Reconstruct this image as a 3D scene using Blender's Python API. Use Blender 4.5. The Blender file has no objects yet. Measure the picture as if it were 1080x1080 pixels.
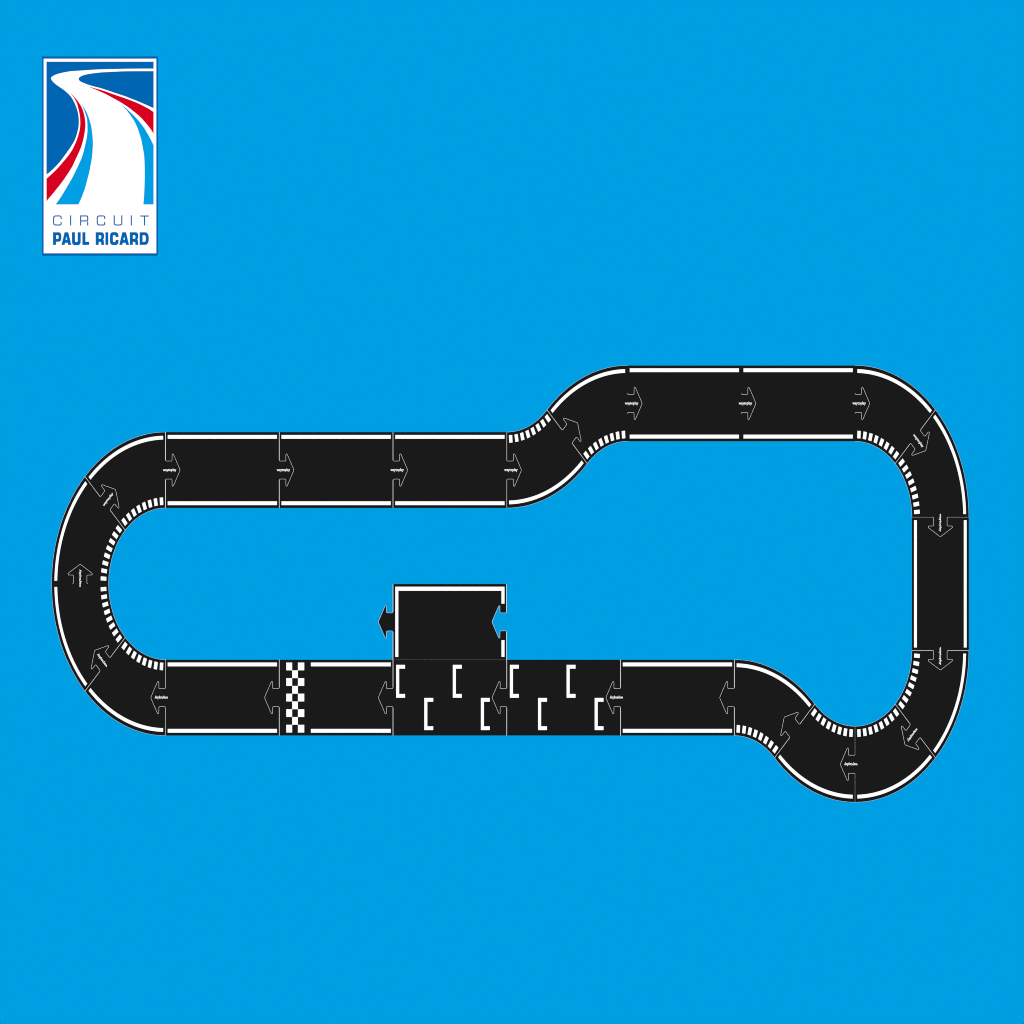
import bpy, bmesh, math
from mathutils import Vector
from mathutils.geometry import tessellate_polygon

sc = bpy.context.scene
COL = sc.collection
# one picture unit (u) of the layout measures 1.33 mm on the ground
S = 0.00133
LIGHT = 1.20                      # white paint of albedo 0.85 reads as full white

# ------------------------------------------------------------------ camera
cam = bpy.data.cameras.new('camera')
cam.type = 'ORTHO'
cam.ortho_scale = 1080 * S
cam.clip_start = 0.01
cam.clip_end = 200
co = bpy.data.objects.new('camera', cam)
co.location = (0, 0, 2.0)
COL.objects.link(co)
sc.camera = co

# ------------------------------------------------------------------ light
w = bpy.data.worlds.new('World')
sc.world = w
w.use_nodes = True
AMB = 0.06
w.node_tree.nodes['Background'].inputs[0].default_value = (1, 1, 1, 1)
w.node_tree.nodes['Background'].inputs[1].default_value = AMB
H = 26.0                          # high overhead studio lamp: flat, even light
la = bpy.data.lights.new('overhead_lamp', 'AREA')
la.shape = 'DISK'
la.size = 0.5
la.energy = math.pi ** 2 * H * H * (LIGHT - AMB)
lo = bpy.data.objects.new('overhead_lamp', la)
lo.location = (0, 0, H)
COL.objects.link(lo)

sc.view_settings.view_transform = 'Standard'
sc.view_settings.look = 'None'
sc.view_settings.exposure = 0
sc.view_settings.gamma = 1
sc.view_settings.use_curve_mapping = False
try:
    sc.cycles.filter_width = 1.0
except Exception:
    pass

# ------------------------------------------------------------------ materials
def lin(c):
    c /= 255.0
    return c / 12.92 if c <= 0.04045 else ((c + 0.055) / 1.055) ** 2.4

def mat(name, rgb, noise=0.0, nscale=400.0, albedo=None):
    m = bpy.data.materials.new(name)
    m.use_nodes = True
    nt = m.node_tree
    b = nt.nodes['Principled BSDF']
    b.inputs['Roughness'].default_value = 0.9
    b.inputs['Specular IOR Level'].default_value = 0.0
    base = albedo if albedo else [lin(v) / LIGHT for v in rgb]
    b.inputs['Base Color'].default_value = (*base, 1)
    if noise:
        tc = nt.nodes.new('ShaderNodeTexCoord')
        n = nt.nodes.new('ShaderNodeTexNoise')
        n.inputs['Scale'].default_value = nscale
        r = nt.nodes.new('ShaderNodeValToRGB')
        r.color_ramp.elements[0].color = (*[v * (1 - noise) for v in base], 1)
        r.color_ramp.elements[1].color = (*[v * (1 + noise) for v in base], 1)
        nt.links.new(tc.outputs['Object'], n.inputs['Vector'])
        nt.links.new(n.outputs['Fac'], r.inputs['Fac'])
        nt.links.new(r.outputs['Color'], b.inputs['Base Color'])
    return m

M_GROUND = mat('ground_blue', (0, 159, 227), 0.004, 60)
M_RUBBER = mat('black_rubber', (26, 26, 26), 0.02, 500)
M_WHITE = mat('white_paint', None, albedo=(0.86, 0.86, 0.86))
M_DBLUE = mat('logo_blue', (0, 101, 179))
M_RED = mat('logo_red', (215, 0, 32))
M_LBLUE = mat('logo_light_blue', (0, 159, 227))

# ------------------------------------------------------------------ helpers
# "true" space: the pieces are 80 wide with round bends; the layout is narrowed by KX in x
KX = 0.75
def P(px, py):                    # layout units -> true space, y up
    return Vector((px / KX, -py))
def W(p):                         # true space -> ground metres
    return Vector(((p[0] * KX - 540) * S, (p[1] + 540) * S))

def add_prism(bm, loops, z0, z1, org):
    """loops: outline first, then holes, in true space; z in layout units"""
    rings = []
    for lp in loops:
        pts = [W(p) for p in lp]
        q = []
        for p in pts:
            if not q or (p - q[-1]).length > 1e-7:
                q.append(p)
        if (q[0] - q[-1]).length < 1e-7:
            q.pop()
        rings.append(q)
    flat = [p for r in rings for p in r]
    tris = tessellate_polygon([[Vector((p.x, p.y, 0)) for p in r] for r in rings])
    top = [bm.verts.new((p.x - org.x, p.y - org.y, z1 * S)) for p in flat]
    bot = [bm.verts.new((p.x - org.x, p.y - org.y, z0 * S)) for p in flat]
    for a, b, c in tris:
        if a == b or b == c or a == c:
            continue
        A, B, C = flat[a], flat[b], flat[c]
        if (B - A).cross(C - A) < 0:
            a, b, c = c, b, a
        try:
            bm.faces.new((top[a], top[b], top[c]))
            bm.faces.new((bot[c], bot[b], bot[a]))
        except ValueError:
            pass
    i0 = 0
    for k, r in enumerate(rings):
        n = len(r)
        area = sum(r[i].cross(r[(i + 1) % n]) for i in range(n))
        ccw = (area > 0) == (k == 0)
        for i in range(n):
            a, b = i0 + i, i0 + (i + 1) % n
            f = (bot[a], bot[b], top[b], top[a])
            bm.faces.new(f if ccw else f[::-1])
        i0 += n

def strip(pts, wd, closed=False):
    """outline of a line of width wd along layout-true points; width measured on the ground"""
    q = [Vector((p[0] * KX, p[1])) for p in pts]
    L, R = [], []
    n = len(q)
    for i in range(n):
        a = q[max(i - 1, 0)]
        b = q[min(i + 1, n - 1)]
        d1 = (q[i] - a).normalized() if i > 0 else (b - q[i]).normalized()
        d2 = (b - q[i]).normalized() if i < n - 1 else d1
        n1 = Vector((-d1.y, d1.x)); n2 = Vector((-d2.y, d2.x))
        m = n1 + n2
        m = m.normalized() if m.length > 1e-6 else n1
        k = 1 / max(m.dot(n1), 0.5)
        o = m * (wd / 2 * k)
        L.append(q[i] + o); R.append(q[i] - o)
    return [Vector((p.x / KX, p.y)) for p in L + R[::-1]]

def part(name, polys, z0, z1, m, parent, org):
    bm = bmesh.new()
    for loops in polys:
        add_prism(bm, loops, z0, z1, org)
    me = bpy.data.meshes.new(name)
    bm.to_mesh(me); bm.free()
    me.materials.append(m)
    o = bpy.data.objects.new(name, me)
    COL.objects.link(o)
    o.parent = parent
    return o

def thing(name, label, cat, org, group=None):
    o = bpy.data.objects.new(name, None)
    o.empty_display_size = 0.02
    COL.objects.link(o)
    o.location = (org.x, org.y, 0)
    o['label'] = label
    o['category'] = cat
    if group:
        o['group'] = group
    return o

T = 2.4                            # thickness of a rubber piece
PZ0, PZ1 = T - 0.10, T + 0.10      # paint
SZ0, SZ1 = T - 0.10, T + 0.14      # seam lines

# ------------------------------------------------------------------ ground
bm = bmesh.new()
g = 4.0
bm.faces.new([bm.verts.new(v) for v in ((-g, -g, 0), (g, -g, 0), (g, g, 0), (-g, g, 0))])
me = bpy.data.meshes.new('ground')
bm.to_mesh(me); bm.free()
me.materials.append(M_GROUND)
go = bpy.data.objects.new('ground', me)
COL.objects.link(go)
go['kind'] = 'structure'
go['label'] = 'plain bright blue ground under the track'

# ------------------------------------------------------------------ arrow shape (u along travel, v to the left)
HALF = [(0, -10.7), (0.35, -9.85), (1.2, -9.5), (8.4, -9.5), (9.1, -10.0), (9.3, -10.8), (9.3, -15.9),
        (9.6, -16.8), (10.5, -17.1), (11.4, -16.3), (19.9, -1.5), (20.3, -0.6)]
ARROW = HALF + [(20.45, 0)] + [(u, -v) for u, v in HALF[::-1]]

class Joint:
    def __init__(s, p, ang):
        s.p = Vector(p); s.ang = ang
        s.d = Vector((math.cos(ang), math.sin(ang)))
        s.n = Vector((-s.d.y, s.d.x))
    def at(s, u, v):
        return s.p + s.d * u + s.n * v
    def arrow(s):
        return [s.at(u, v) for u, v in ARROW]

# lettering mesh of the word on the arrows, from the built-in font
def word_polys():
    cu = bpy.data.curves.new('word', 'FONT')
    cu.body = 'waytoplay'
    cu.offset = 0.018
    cu.resolution_u = 2
    ob = bpy.data.objects.new('word', cu)
    COL.objects.link(ob)
    bpy.context.view_layer.update()
    dg = bpy.context.evaluated_depsgraph_get()
    m = bpy.data.meshes.new_from_object(ob.evaluated_get(dg))
    vs = [v.co.copy() for v in m.vertices]
    fs = [list(p.vertices) for p in m.polygons]
    bpy.data.objects.remove(ob); bpy.data.curves.remove(cu); bpy.data.meshes.remove(m)
    x0 = min(v.x for v in vs); x1 = max(v.x for v in vs)
    L = 18.7
    k = L / (x1 - x0)
    return [((v.x - x0) * k - 3.55, (v.y - 0.25) * k * 0.92) for v in vs], fs
WORD_V, WORD_F = word_polys()

def lettering(j, parent, org):
    bm = bmesh.new()
    vs = []
    for u, v in WORD_V:
        p = W(j.at(u, v))
        vs.append(bm.verts.new((p.x - org.x, p.y - org.y, PZ1 * S)))
    for f in WORD_F:
        try:
            fc = bm.faces.new([vs[i] for i in f])
        except ValueError:
            continue
    bm.normal_update()
    for f in bm.faces:
        if f.normal.z < 0:
            f.normal_flip()
    r = bmesh.ops.extrude_face_region(bm, geom=bm.faces[:])
    for e in r['geom']:
        if isinstance(e, bmesh.types.BMVert):
            e.co.z = PZ1 * S
    for v in vs:
        v.co.z = PZ0 * S
    me = bpy.data.meshes.new('lettering')
    bm.to_mesh(me); bm.free()
    me.materials.append(M_WHITE)
    o = bpy.data.objects.new('lettering', me)
    COL.objects.link(o)
    o.parent = parent

def add_tab(t, j, org, word, wline, warrow=0.21):
    """arrow tab at the joint j, with its hairline outline, the seam beside it and the word"""
    a = part('arrow_tab', [[j.arrow()]], 0, T, M_RUBBER, t, org)
    part('outline', [[strip(j.arrow(), warrow)]], SZ0, SZ1, M_WHITE, a, org)
    if word:
        lettering(j, a, org)
    if wline > 0:
        for s in (-1, 1):
            part('seam_line', [[strip([j.at(0, s * 10.7), j.at(0, s * 40)], wline * 0.88)]], SZ0, SZ1, M_WHITE, t, org)

def quad(j, u0, u1, v0, v1):
    return [[j.at(u0, v0), j.at(u1, v0), j.at(u1, v1), j.at(u0, v1)]]

GROUP = 'black rubber pieces joined into a toy race circuit'
def straight(name, label, j, L, word, wline, lines=True, extra=None, u_line=None):
    e = Joint(j.at(L, 0), j.ang)
    org = W(j.at(L / 2, 0))
    t = thing(name, label, 'track piece', org, GROUP)
    body = [j.at(0, -40)] + j.arrow() + [j.at(0, 40), e.at(0, 40), e.at(0, -40)]
    part('body', [[body]], 0, T, M_RUBBER, t, org)
    if lines:
        a, b = u_line or (3.2, L - 3.2)
        for s in (-1, 1):
            part('border_line', [quad(j, a, b, s * 37.0, s * 33.0)], PZ0, PZ1, M_WHITE, t, org)
    if extra:
        extra(t, org)
    add_tab(t, e, org, word, wline)
    return e

def curve(name, label, j, turn, word, wline):
    s = 1 if turn > 0 else -1                      # +1 bends left
    c = j.at(0, s * 120)
    a0 = j.ang - s * math.pi / 2                   # angle of the joint seen from the centre
    A = math.pi / 4
    def pol(r, th):                                # th: 0..A along the travel
        a = a0 + s * th
        return c + Vector((math.cos(a), math.sin(a))) * r
    e = Joint(pol(120, A), j.ang + s * A)
    org = W(pol(120, A / 2))
    t = thing(name, label, 'track piece', org, GROUP)
    N = 40
    arc = lambda r, x, y, n=N: [pol(r, x + (y - x) * i / n) for i in range(n + 1)]
    start = [j.at(0, -40)] + j.arrow() + [j.at(0, 40)]           # right to left
    if s > 0:   # left bend: left side is the inner arc
        body = start + arc(80, 0, A)[1:] + arc(160, A, 0)[:-1]
    else:
        body = start + arc(160, 0, A)[1:] + arc(80, A, 0)[:-1]
    part('body', [[body]], 0, T, M_RUBBER, t, org)
    g0, g1 = 3.3 / 156.2, 3.3 / 152.2
    part('border_line', [[arc(156.15, g0, A - g0) + arc(152.25, A - g1, g1)]], PZ0, PZ1, M_WHITE, t, org)
    polys = []
    for i in range(8):
        half0 = 2.45
        m = (3.1 + half0) / 87.2
        th = m + (A - 2 * m) * i / 7
        a = a0 + s * th
        rad = Vector((math.cos(a), math.sin(a))); tan = Vector((-rad.y, rad.x))
        half = 2.10 + 0.22 * abs(tan.x)
        polys.append([[c + rad * r + tan * q for r, q in ((83.3, -half), (91.2, -half), (91.2, half), (83.3, half))]])
    part('kerb', polys, PZ0, PZ1, M_WHITE, t, org)
    # pale cut edge along both arcs
    for r in (160, 80):
        part('edge_line', [[strip(arc(r, 0, A), 0.12)]], SZ0, SZ1, M_WHITE, t, org)
    add_tab(t, e, org, word, wline)
    return e

# ------------------------------------------------------------------ the circuit, in driving order
def px_quad(x0, y0, x1, y1):
    return [[P(x0, y0), P(x1, y0), P(x1, y1), P(x0, y1)]]
def px_poly(pts):
    return [[P(*p) for p in pts]]

j = Joint(P(174.5, 495.75), 0.0)
j0 = j
j = straight('straight_track', 'black straight piece with white borders, first right of the big left-hand bend, upper row', j, 160, True, 0.52)
j = straight('straight_track', 'black straight piece with white borders, middle one of three in the upper left row', j, 160, True, 0.50)
j = straight('straight_track', 'black straight piece with white borders, leading into the upper double bend', j, 160, True, 0.30)
j = curve('curved_track', 'black curve turning upward with its kerb on top, lower half of the upper double bend', j, 1, False, 0.34)
j = curve('curved_track', 'black curve levelling out with its kerb below, upper half of the upper double bend', j, -1, True, 0.02)
j = straight('straight_track', 'black straight piece with white borders, left one of the two topmost straights', j, 160, True, 0.0)
j = straight('straight_track', 'black straight piece with white borders, right one of the two topmost straights', j, 160, True, 0.012)
j = curve('curved_track', 'black curve with inner kerb, right after the topmost straights', j, -1, True, 0.34)
j = curve('curved_track', 'black curve with inner kerb, directly above the upright straight on the far right', j, -1, True, 0.14)
j = straight('straight_track', 'black straight piece with white borders, the only upright one, at far right', j, 140.6, True, 0.34)
j = curve('curved_track', 'black curve with inner kerb, directly below the upright straight on the far right', j, -1, True, 0.34)
j = curve('curved_track', 'black curve with inner kerb, right half of the lowest bowl of the circuit', j, -1, True, 0.12)
j = curve('curved_track', 'black curve with its kerb on top, left half of the lowest bowl of the circuit', j, -1, False, 0.34)
j = curve('curved_track', 'black curve with its kerb below, between the lower straight and the lowest bowl', j, 1, False, 0.50)
j = straight('straight_track', 'black straight piece with white borders, lower row, right of the parking bay pieces', j, 160, True, 0.52)

def bays(dx):
    def f(t, org):
        for x, y, x1, y1 in ((417.8, 701.2, 427.2, 735.9), (477.6, 701.2, 487.0, 735.9),
                             (447.5, 736.1, 456.9, 770.0), (507.2, 736.1, 516.5, 770.0)):
            x += dx; x1 += dx
            part('bay_marking', [px_poly([(x, y), (x1, y), (x1, y + 4), (x + 3.2, y + 4), (x + 3.2, y1 - 4),
                                          (x1, y1 - 4), (x1, y1), (x, y1)])], PZ0, PZ1, M_WHITE, t, org)
    return f
j = straight('parking_track', 'right one of the two pieces with four white bay brackets, nothing attached above it', j, 160, False, 0.50,
             lines=False, extra=bays(120))
j = straight('parking_track', 'left one of the two pieces with four white bay brackets, under the pit box piece', j, 160, False, 0.52,
             lines=False, extra=bays(0))

def checker(t, org):
    xs = (301.9, 308.15, 314.2, 320.9)
    y0, h = 698.8, 8.2
    polys = []
    e = 0.02
    for c in range(3):
        for r in range(9):
            if (c + r) % 2 == 0:
                polys.append(px_quad(xs[c] + e, y0 + r * h + e, xs[c + 1] - e, y0 + (r + 1) * h - e))
    part('checkered_line', polys, PZ0, PZ1, M_WHITE, t, org)
j = straight('start_track', 'black straight piece with the black and white checkered start line', j, 160, False, 0.50,
             extra=checker, u_line=(3.2, (414.5 - 327.9) / KX))
j = straight('straight_track', 'black straight piece with white borders, between checkered start piece and big left bend', j, 160, True, 0.26)
j = curve('curved_track', 'black curve with inner kerb, lowest quarter of the big left-hand bend', j, -1, True, 0.34)
j = curve('curved_track', 'black curve with inner kerb, second quarter from the bottom of the big left-hand bend', j, -1, True, 0.0)
j = curve('curved_track', 'black curve with inner kerb, third quarter from the bottom of the big left-hand bend', j, -1, True, 0.34)
j = curve('curved_track', 'black curve with inner kerb, topmost quarter of the big left-hand bend', j, -1, True, 0.52)
print('closure', (j.p - j0.p).length)

# ------------------------------------------------------------------ pit box piece above the parking row
X0, X1, Y0, Y1, YC = 414.5, 534.3, 615.9, 695.75, 655.9
org = W(P((X0 + X1) / 2, (Y0 + Y1) / 2))
t = thing('pit_box_track', 'black pit box piece framed by a white line, arrow tab sticking out left', 'track piece', org, GROUP)
jr = Joint(P(X1, YC), math.pi)     # notch on the right
jl = Joint(P(X0, YC), math.pi)     # free tab on the left
body = [P(X1, Y0)] + jr.arrow() + [P(X1, Y1), P(X0, Y1), P(X0, Y0)]
part('body', [[body]], 0, T, M_RUBBER, t, org)
a = part('arrow_tab', [[jl.arrow()]], 0, T, M_RUBBER, t, org)
part('outline', [[strip(jl.arrow(), 0.2)]], SZ0, SZ1, M_WHITE, a, org)
part('notch_outline', [[strip(jr.arrow(), 0.2)]], SZ0, SZ1, M_WHITE, t, org)
for jj in (jl, jr):
    for s in (-1, 1):
        part('edge_line', [[strip([jj.at(0, s * 10.7), jj.at(0, s * 39.9)], 0.42)]], SZ0, SZ1, M_WHITE, t, org)
part('seam_line', [[strip([P(X0, 695.75), P(X1, 695.75)], 0.025)]], SZ0, SZ1, M_WHITE, t, org)
part('border_line', [px_poly([(416.9, 618.8), (532.1, 618.8), (532.1, 636.6), (528.9, 636.6), (528.9, 623.1),
                              (420.1, 623.1), (420.1, 692.8), (416.9, 692.8)])], PZ0, PZ1, M_WHITE, t, org)
part('border_line', [px_quad(528.9, 675.2, 532.1, 692.8)], PZ0, PZ1, M_WHITE, t, org)

# ------------------------------------------------------------------ logo panel lying on the ground
def smooth(pts, n=5):
    """Catmull-Rom through pts"""
    out = []
    for i in range(len(pts) - 1):
        p0 = Vector(pts[max(i - 1, 0)]); p1 = Vector(pts[i]); p2 = Vector(pts[i + 1]); p3 = Vector(pts[min(i + 2, len(pts) - 1)])
        for k in range(n):
            x = k / n
            q = 0.5 * ((2 * p1) + (p2 - p0) * x + (2 * p0 - 5 * p1 + 4 * p2 - p3) * x * x + (3 * p1 - p0 - 3 * p2 + p3) * x ** 3)
            out.append((q.x, q.y))
    out.append(tuple(pts[-1]))
    return out

LX0, LX1, LY0, LY1 = 44.4, 166.7, 59.5, 269.75
org = W(P((LX0 + LX1) / 2, (LY0 + LY1) / 2))
t = thing('logo_panel', 'upright white logo panel with a winding road between red and blue stripes, blue lettering below', 'sign', org)
part('board', [px_quad(LX0, LY0, LX1, LY1)], 0, 1.0, M_DBLUE, t, org)
part('white_face', [px_quad(46.05, 61.9, 164.85, 267.1)], 0.9, 1.1, M_WHITE, t, org)
AZ0, AZ1 = 1.0, 1.2
upper = [(162, 72.35), (136, 72.5), (121.5, 72.8), (110, 73.0), (101, 73.4), (93, 73.9), (85.5, 74.4), (75.1, 75.1), (71, 75.7),
         (66.4, 76.6), (61.9, 77.7), (58.5, 78.8), (56.1, 80), (54.3, 81.4), (53.9, 83), (55.1, 85.2), (57.2, 87.5), (59.7, 89.6),
         (63.1, 91.9), (66.1, 93.9), (68.8, 96), (71.8, 98.7), (74.2, 101.2), (76, 103.7), (77.8, 106.9), (79.4, 110.2),
         (81.4, 115.7), (82.7, 121.5), (83.1, 127), (82.9, 133.5), (81.5, 139.8), (79.8, 145.4), (77.9, 149.6), (75, 154.3),
         (71.5, 159.5), (67.6, 164.8), (63.3, 170.6), (57.9, 176.4), (52.8, 181.2), (49.0, 184.1)]
part('blue_field', [px_poly([(49.0, 65.05), (162, 65.05)] + smooth(upper))], AZ0, AZ1, M_DBLUE, t, org)
right = [(162, 75.05), (145, 75.05), (130, 75.2), (121.5, 75.6), (114, 75.95), (105.8, 76.4), (102, 76.9), (97.4, 77.4), (93.6, 78.0),
         (89.5, 78.9), (86.5, 79.9), (84.4, 81.1), (83.2, 82.3), (83, 83.5), (83.8, 85), (86, 86.5), (89.5, 88.0), (93.2, 89.4),
         (99.2, 91.2), (105.2, 92.7), (113.7, 95.4), (123.1, 98.6), (132.1, 101.6), (141.1, 105.1), (150.1, 108.8),
         (156.2, 111.5), (162, 114.1)]
part('blue_field', [px_poly(smooth(right))], AZ0, AZ1, M_DBLUE, t, org)
rr_up = [(93.3, 91.2), (98, 92.5), (102.8, 93.8), (107.8, 95.2), (117, 98.4), (125.5, 101.4), (133.9, 104.3), (143.5, 108), (150.7, 111.4),
         (157.4, 115), (162, 118.1)]
rr_lo = [(162, 141.2), (158.9, 136.3), (155.6, 132), (151.1, 126.8), (147.8, 123.4), (143.3, 119.4), (138.9, 115.9), (134.4, 112.6),
         (127.9, 108.4), (121.3, 104.6), (115.8, 101.6), (111, 99.1), (104, 95.9), (99.2, 93.9), (95.6, 92.4), (93.3, 91.2)]
part('red_stripe', [px_poly(smooth(rr_up) + smooth(rr_lo))], AZ0, AZ1, M_RED, t, org)
rc_r = [(127.9, 109.8), (132.2, 113.5), (137.8, 118.6), (143.3, 124.1), (147.8, 129.2), (152.2, 135.2), (156.7, 142.7), (160, 149),
        (162, 153.2)]
rc_l = [(151.15, 215.65), (152.0, 205), (152.4, 195), (152.6, 185), (152.5, 175), (152.1, 165.6), (151.1, 158.6), (150.1, 153), (148.9, 147.2),
        (146.9, 140.4), (144.4, 133.5), (141.1, 127), (137.8, 122), (134.4, 117.4), (130.6, 113), (127.9, 109.8)]
part('light_blue_stripe', [px_poly(smooth(rc_r) + [(162, 215.65)] + smooth(rc_l))], AZ0, AZ1, M_LBLUE, t, org)
rl_r = [(72.0, 96.4), (76.3, 100.1), (80.5, 104.5), (83.3, 108.4), (85.2, 111.3), (87.4, 116), (88.9, 121), (89.9, 127.3), (90.1, 133),
        (89.3, 140.3), (88, 146.7), (86.5, 152.5), (84.2, 158.6), (81.3, 165), (78.8, 170.3), (76.4, 175.4), (71.5, 183.4),
        (65.5, 192), (59.4, 199.8), (54, 206.4), (49.0, 212.4)]
rl_l = [(49.0, 188.4), (52.8, 185), (57.9, 180.3), (63.1, 174.7), (67.9, 169.1), (72.5, 163.4), (76.3, 157.6), (79.3, 151.5), (81.7, 145.3),
        (83.3, 139.8), (84.2, 135.4), (84.6, 129.9), (84.3, 123.6), (83.5, 118.4), (82.3, 113.6), (81, 109), (78.6, 104.2),
        (76, 100.6), (73.9, 98.1), (72.0, 96.4)]
part('red_stripe', [px_poly(smooth(rl_r) + smooth(rl_l))], AZ0, AZ1, M_RED, t, org)
lc_r = [(86.2, 109.6), (89.5, 115), (91.9, 119.6), (94.1, 125.4), (95.9, 131.6), (97.1, 138.8), (97.8, 146), (98.0, 152.5), (97.5, 161),
        (96.7, 168.2), (95.3, 175.6), (94.1, 182), (92.2, 189.2), (90.1, 197.3), (87.1, 205.7), (84.5, 211.9), (82.8, 215.65)]
lc_l = [(58.6, 215.65), (63.1, 209.4), (67.9, 201.7), (72.1, 194.6), (75.7, 188.4), (78.7, 182.4), (81.7, 176.3), (84.4, 170.4),
        (86.4, 165.6), (88.3, 159.4), (89.8, 152.8), (91.3, 146), (92.1, 139.8), (92.2, 133), (91.8, 126.5), (91, 122.9),
        (89.7, 118.8), (88.2, 114.8), (86.2, 109.6)]
part('light_blue_stripe', [px_poly(smooth(lc_r) + smooth(lc_l))], AZ0, AZ1, M_LBLUE, t, org)

# thin upper word, single strokes
ST = 1.3
ya, yb = 227.75, 237.3
def stroke(*pts):
    return [strip([P(*p) for p in pts], ST)]
def thin_c(x):
    return stroke((x + 7.9, 231.0), (x + 7.9, 229.0), (x + 7.6, 228.2), (x + 6.6, ya), (x + 1.7, ya), (x + 0.5, 228.4), (x, 229.6), (x, 235.4),
                  (x + 0.5, 236.6), (x + 1.7, yb), (x + 6.6, yb), (x + 7.6, 236.8), (x + 7.9, 236.0), (x + 7.9, 234.0))
thin = [thin_c(56.55), stroke((74.5, 227.1), (74.5, 237.9)),
        stroke((85.1, 237.9), (85.1, 227.1)),
        stroke((85.77, ya), (91.4, ya), (92.3, 228.2), (92.55, 229.1), (92.55, 231.9), (92.2, 232.7), (91.4, 233.0), (85.77, 233.0)),
        stroke((92.5, 233.66), (92.5, 237.9)),
        thin_c(102.55),
        stroke((120.45, 227.1), (120.45, 235.6), (120.8, 236.6), (121.9, yb), (127.0, yb), (128.1, 236.6), (128.45, 235.6), (128.45, 227.1)),
        stroke((138.5, 227.1), (138.5, 237.9)),
        stroke((148.0, ya + 0.1), (156.9, ya + 0.1)), stroke((152.4, ya + 0.73), (152.4, 237.9))]
part('lettering', thin, AZ0, AZ1, M_DBLUE, t, org)

# heavy lower word
a_, b_ = 245.05, 258.2
def o_(pts): return [P(*p) for p in pts]
def heavy_p(x):
    return [o_([(x, a_), (x + 6.6, a_), (x + 7.7, a_ + .7), (x + 8.5, a_ + 2.2), (x + 8.7, a_ + 5), (x + 8.4, a_ + 7.6), (x + 7.6, a_ + 9.2),
                (x + 6.6, a_ + 9.8), (x + 3, a_ + 9.8), (x + 3, b_), (x, b_)]),
            o_([(x + 3, a_ + 2.9), (x + 5.2, a_ + 2.9), (x + 5.9, a_ + 3.6), (x + 6.0, a_ + 5), (x + 5.8, a_ + 6.3), (x + 5.2, a_ + 7.0), (x + 3, a_ + 7.0)])]
def heavy_r(x):
    return [o_([(x, a_), (x + 6.6, a_), (x + 7.8, a_ + .6), (x + 8.6, a_ + 2.0), (x + 8.8, a_ + 4.2), (x + 8.5, a_ + 6.2), (x + 7.7, a_ + 7.5),
                (x + 8.3, a_ + 8.6), (x + 8.5, a_ + 10.4), (x + 8.8, b_), (x + 5.9, b_), (x + 5.7, a_ + 10.8), (x + 5.2, a_ + 10.0),
                (x + 3, a_ + 10.0), (x + 3, b_), (x, b_)]),
            o_([(x + 3, a_ + 2.9), (x + 5.2, a_ + 2.9), (x + 5.9, a_ + 3.6), (x + 6.0, a_ + 4.9), (x + 5.8, a_ + 6.2), (x + 5.2, a_ + 6.9), (x + 3, a_ + 6.9)])]
def heavy_a(x):
    return [o_([(x, b_), (x + 3.2, a_), (x + 6.9, a_), (x + 10.1, b_), (x + 7.1, b_), (x + 6.5, b_ - 2.2), (x + 3.6, b_ - 2.2), (x + 3.0, b_)]),
            o_([(x + 5.05, a_ + 4.0), (x + 6.1, a_ + 8.1), (x + 4.0, a_ + 8.1)])]
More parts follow.
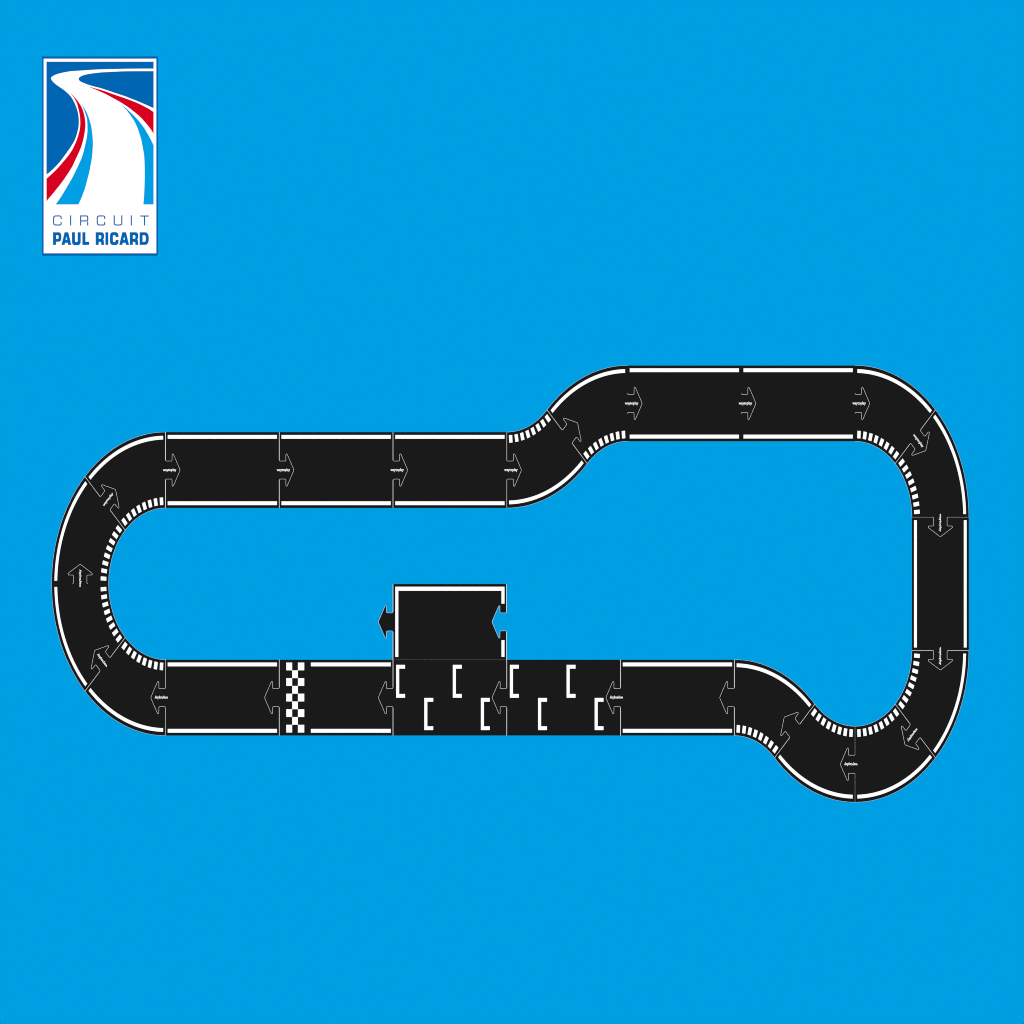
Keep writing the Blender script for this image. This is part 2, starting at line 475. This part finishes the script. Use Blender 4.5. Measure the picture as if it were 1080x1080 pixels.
heavy = [heavy_p(56.0), heavy_a(65.0),
         [o_([(76.0, a_), (79.0, a_), (79.0, 254.2), (79.4, 255.1), (80.2, 255.3), (81.0, 255.3), (81.7, 255.1), (82.0, 254.2), (82.0, a_), (85.0, a_), (85.0, 255.2),
              (84.6, 257.0), (83.6, 258.1), (82.2, 258.5), (78.8, 258.5), (77.4, 258.1), (76.4, 257.0), (76.0, 255.2)])],
         [o_([(87.0, a_), (90.0, a_), (90.0, 255.1), (94.0, 255.1), (94.0, b_), (87.0, b_)])],
         heavy_r(101.0),
         [o_([(111.3, a_), (114.1, a_), (114.1, b_), (111.3, b_)])],
         [o_([(125.0, 249.9), (122.0, 249.9), (121.9, 248.7), (121.3, 248.0), (119.9, 247.9), (119.2, 248.4), (119.0, 249.4), (119.0, 253.9), (119.2, 254.9), (119.9, 255.4),
              (121.2, 255.4), (121.9, 254.7), (122.0, 253.1), (125.0, 253.1), (124.9, 255.6), (124.4, 257.1), (123.4, 258.1), (122.0, 258.4), (119.0, 258.4), (117.6, 258.0),
              (116.6, 257.0), (116.1, 255.4), (116.0, 252.0), (116.1, 248.0), (116.6, 246.3), (117.6, 245.3), (119.0, 244.9), (122.0, 244.9), (123.4, 245.3), (124.4, 246.4),
              (124.9, 248.0)])],
         heavy_a(125.9), heavy_r(137.0),
         [o_([(147.35, a_), (153.4, a_), (155.0, a_ + .6), (156.2, a_ + 2.2), (156.8, a_ + 4.6), (156.8, a_ + 8.6), (156.2, b_ - 2.2), (155.0, b_ - .6), (153.4, b_),
              (147.35, b_)]),
          o_([(150.2, a_ + 2.9), (152.6, a_ + 2.9), (153.5, a_ + 3.6), (153.9, a_ + 5.0), (153.9, a_ + 8.2), (153.5, a_ + 9.5), (152.6, a_ + 10.2), (150.2, a_ + 10.2)])]]
def grow(lp, d):
    """the outline lp moved outward by d (holes of a letter shrink)"""
    q = [Vector((p.x * KX, p.y)) for p in lp]
    n = len(q)
    if sum(q[i].cross(q[(i + 1) % n]) for i in range(n)) < 0:
        q.reverse()
    out = []
    for i in range(n):
        d1 = (q[i] - q[i - 1]).normalized(); d2 = (q[(i + 1) % n] - q[i]).normalized()
        n1 = Vector((d1.y, -d1.x)); n2 = Vector((d2.y, -d2.x))
        m = (n1 + n2).normalized()
        o = q[i] + m * (d / max(m.dot(n1), 0.5))
        out.append(Vector((o.x / KX, o.y)))
    return out
heavy = [[grow(lp, 0.13 if k == 0 else -0.2) for k, lp in enumerate(letter)] for letter in heavy]
part('lettering', heavy, AZ0, AZ1, M_DBLUE, t, org)
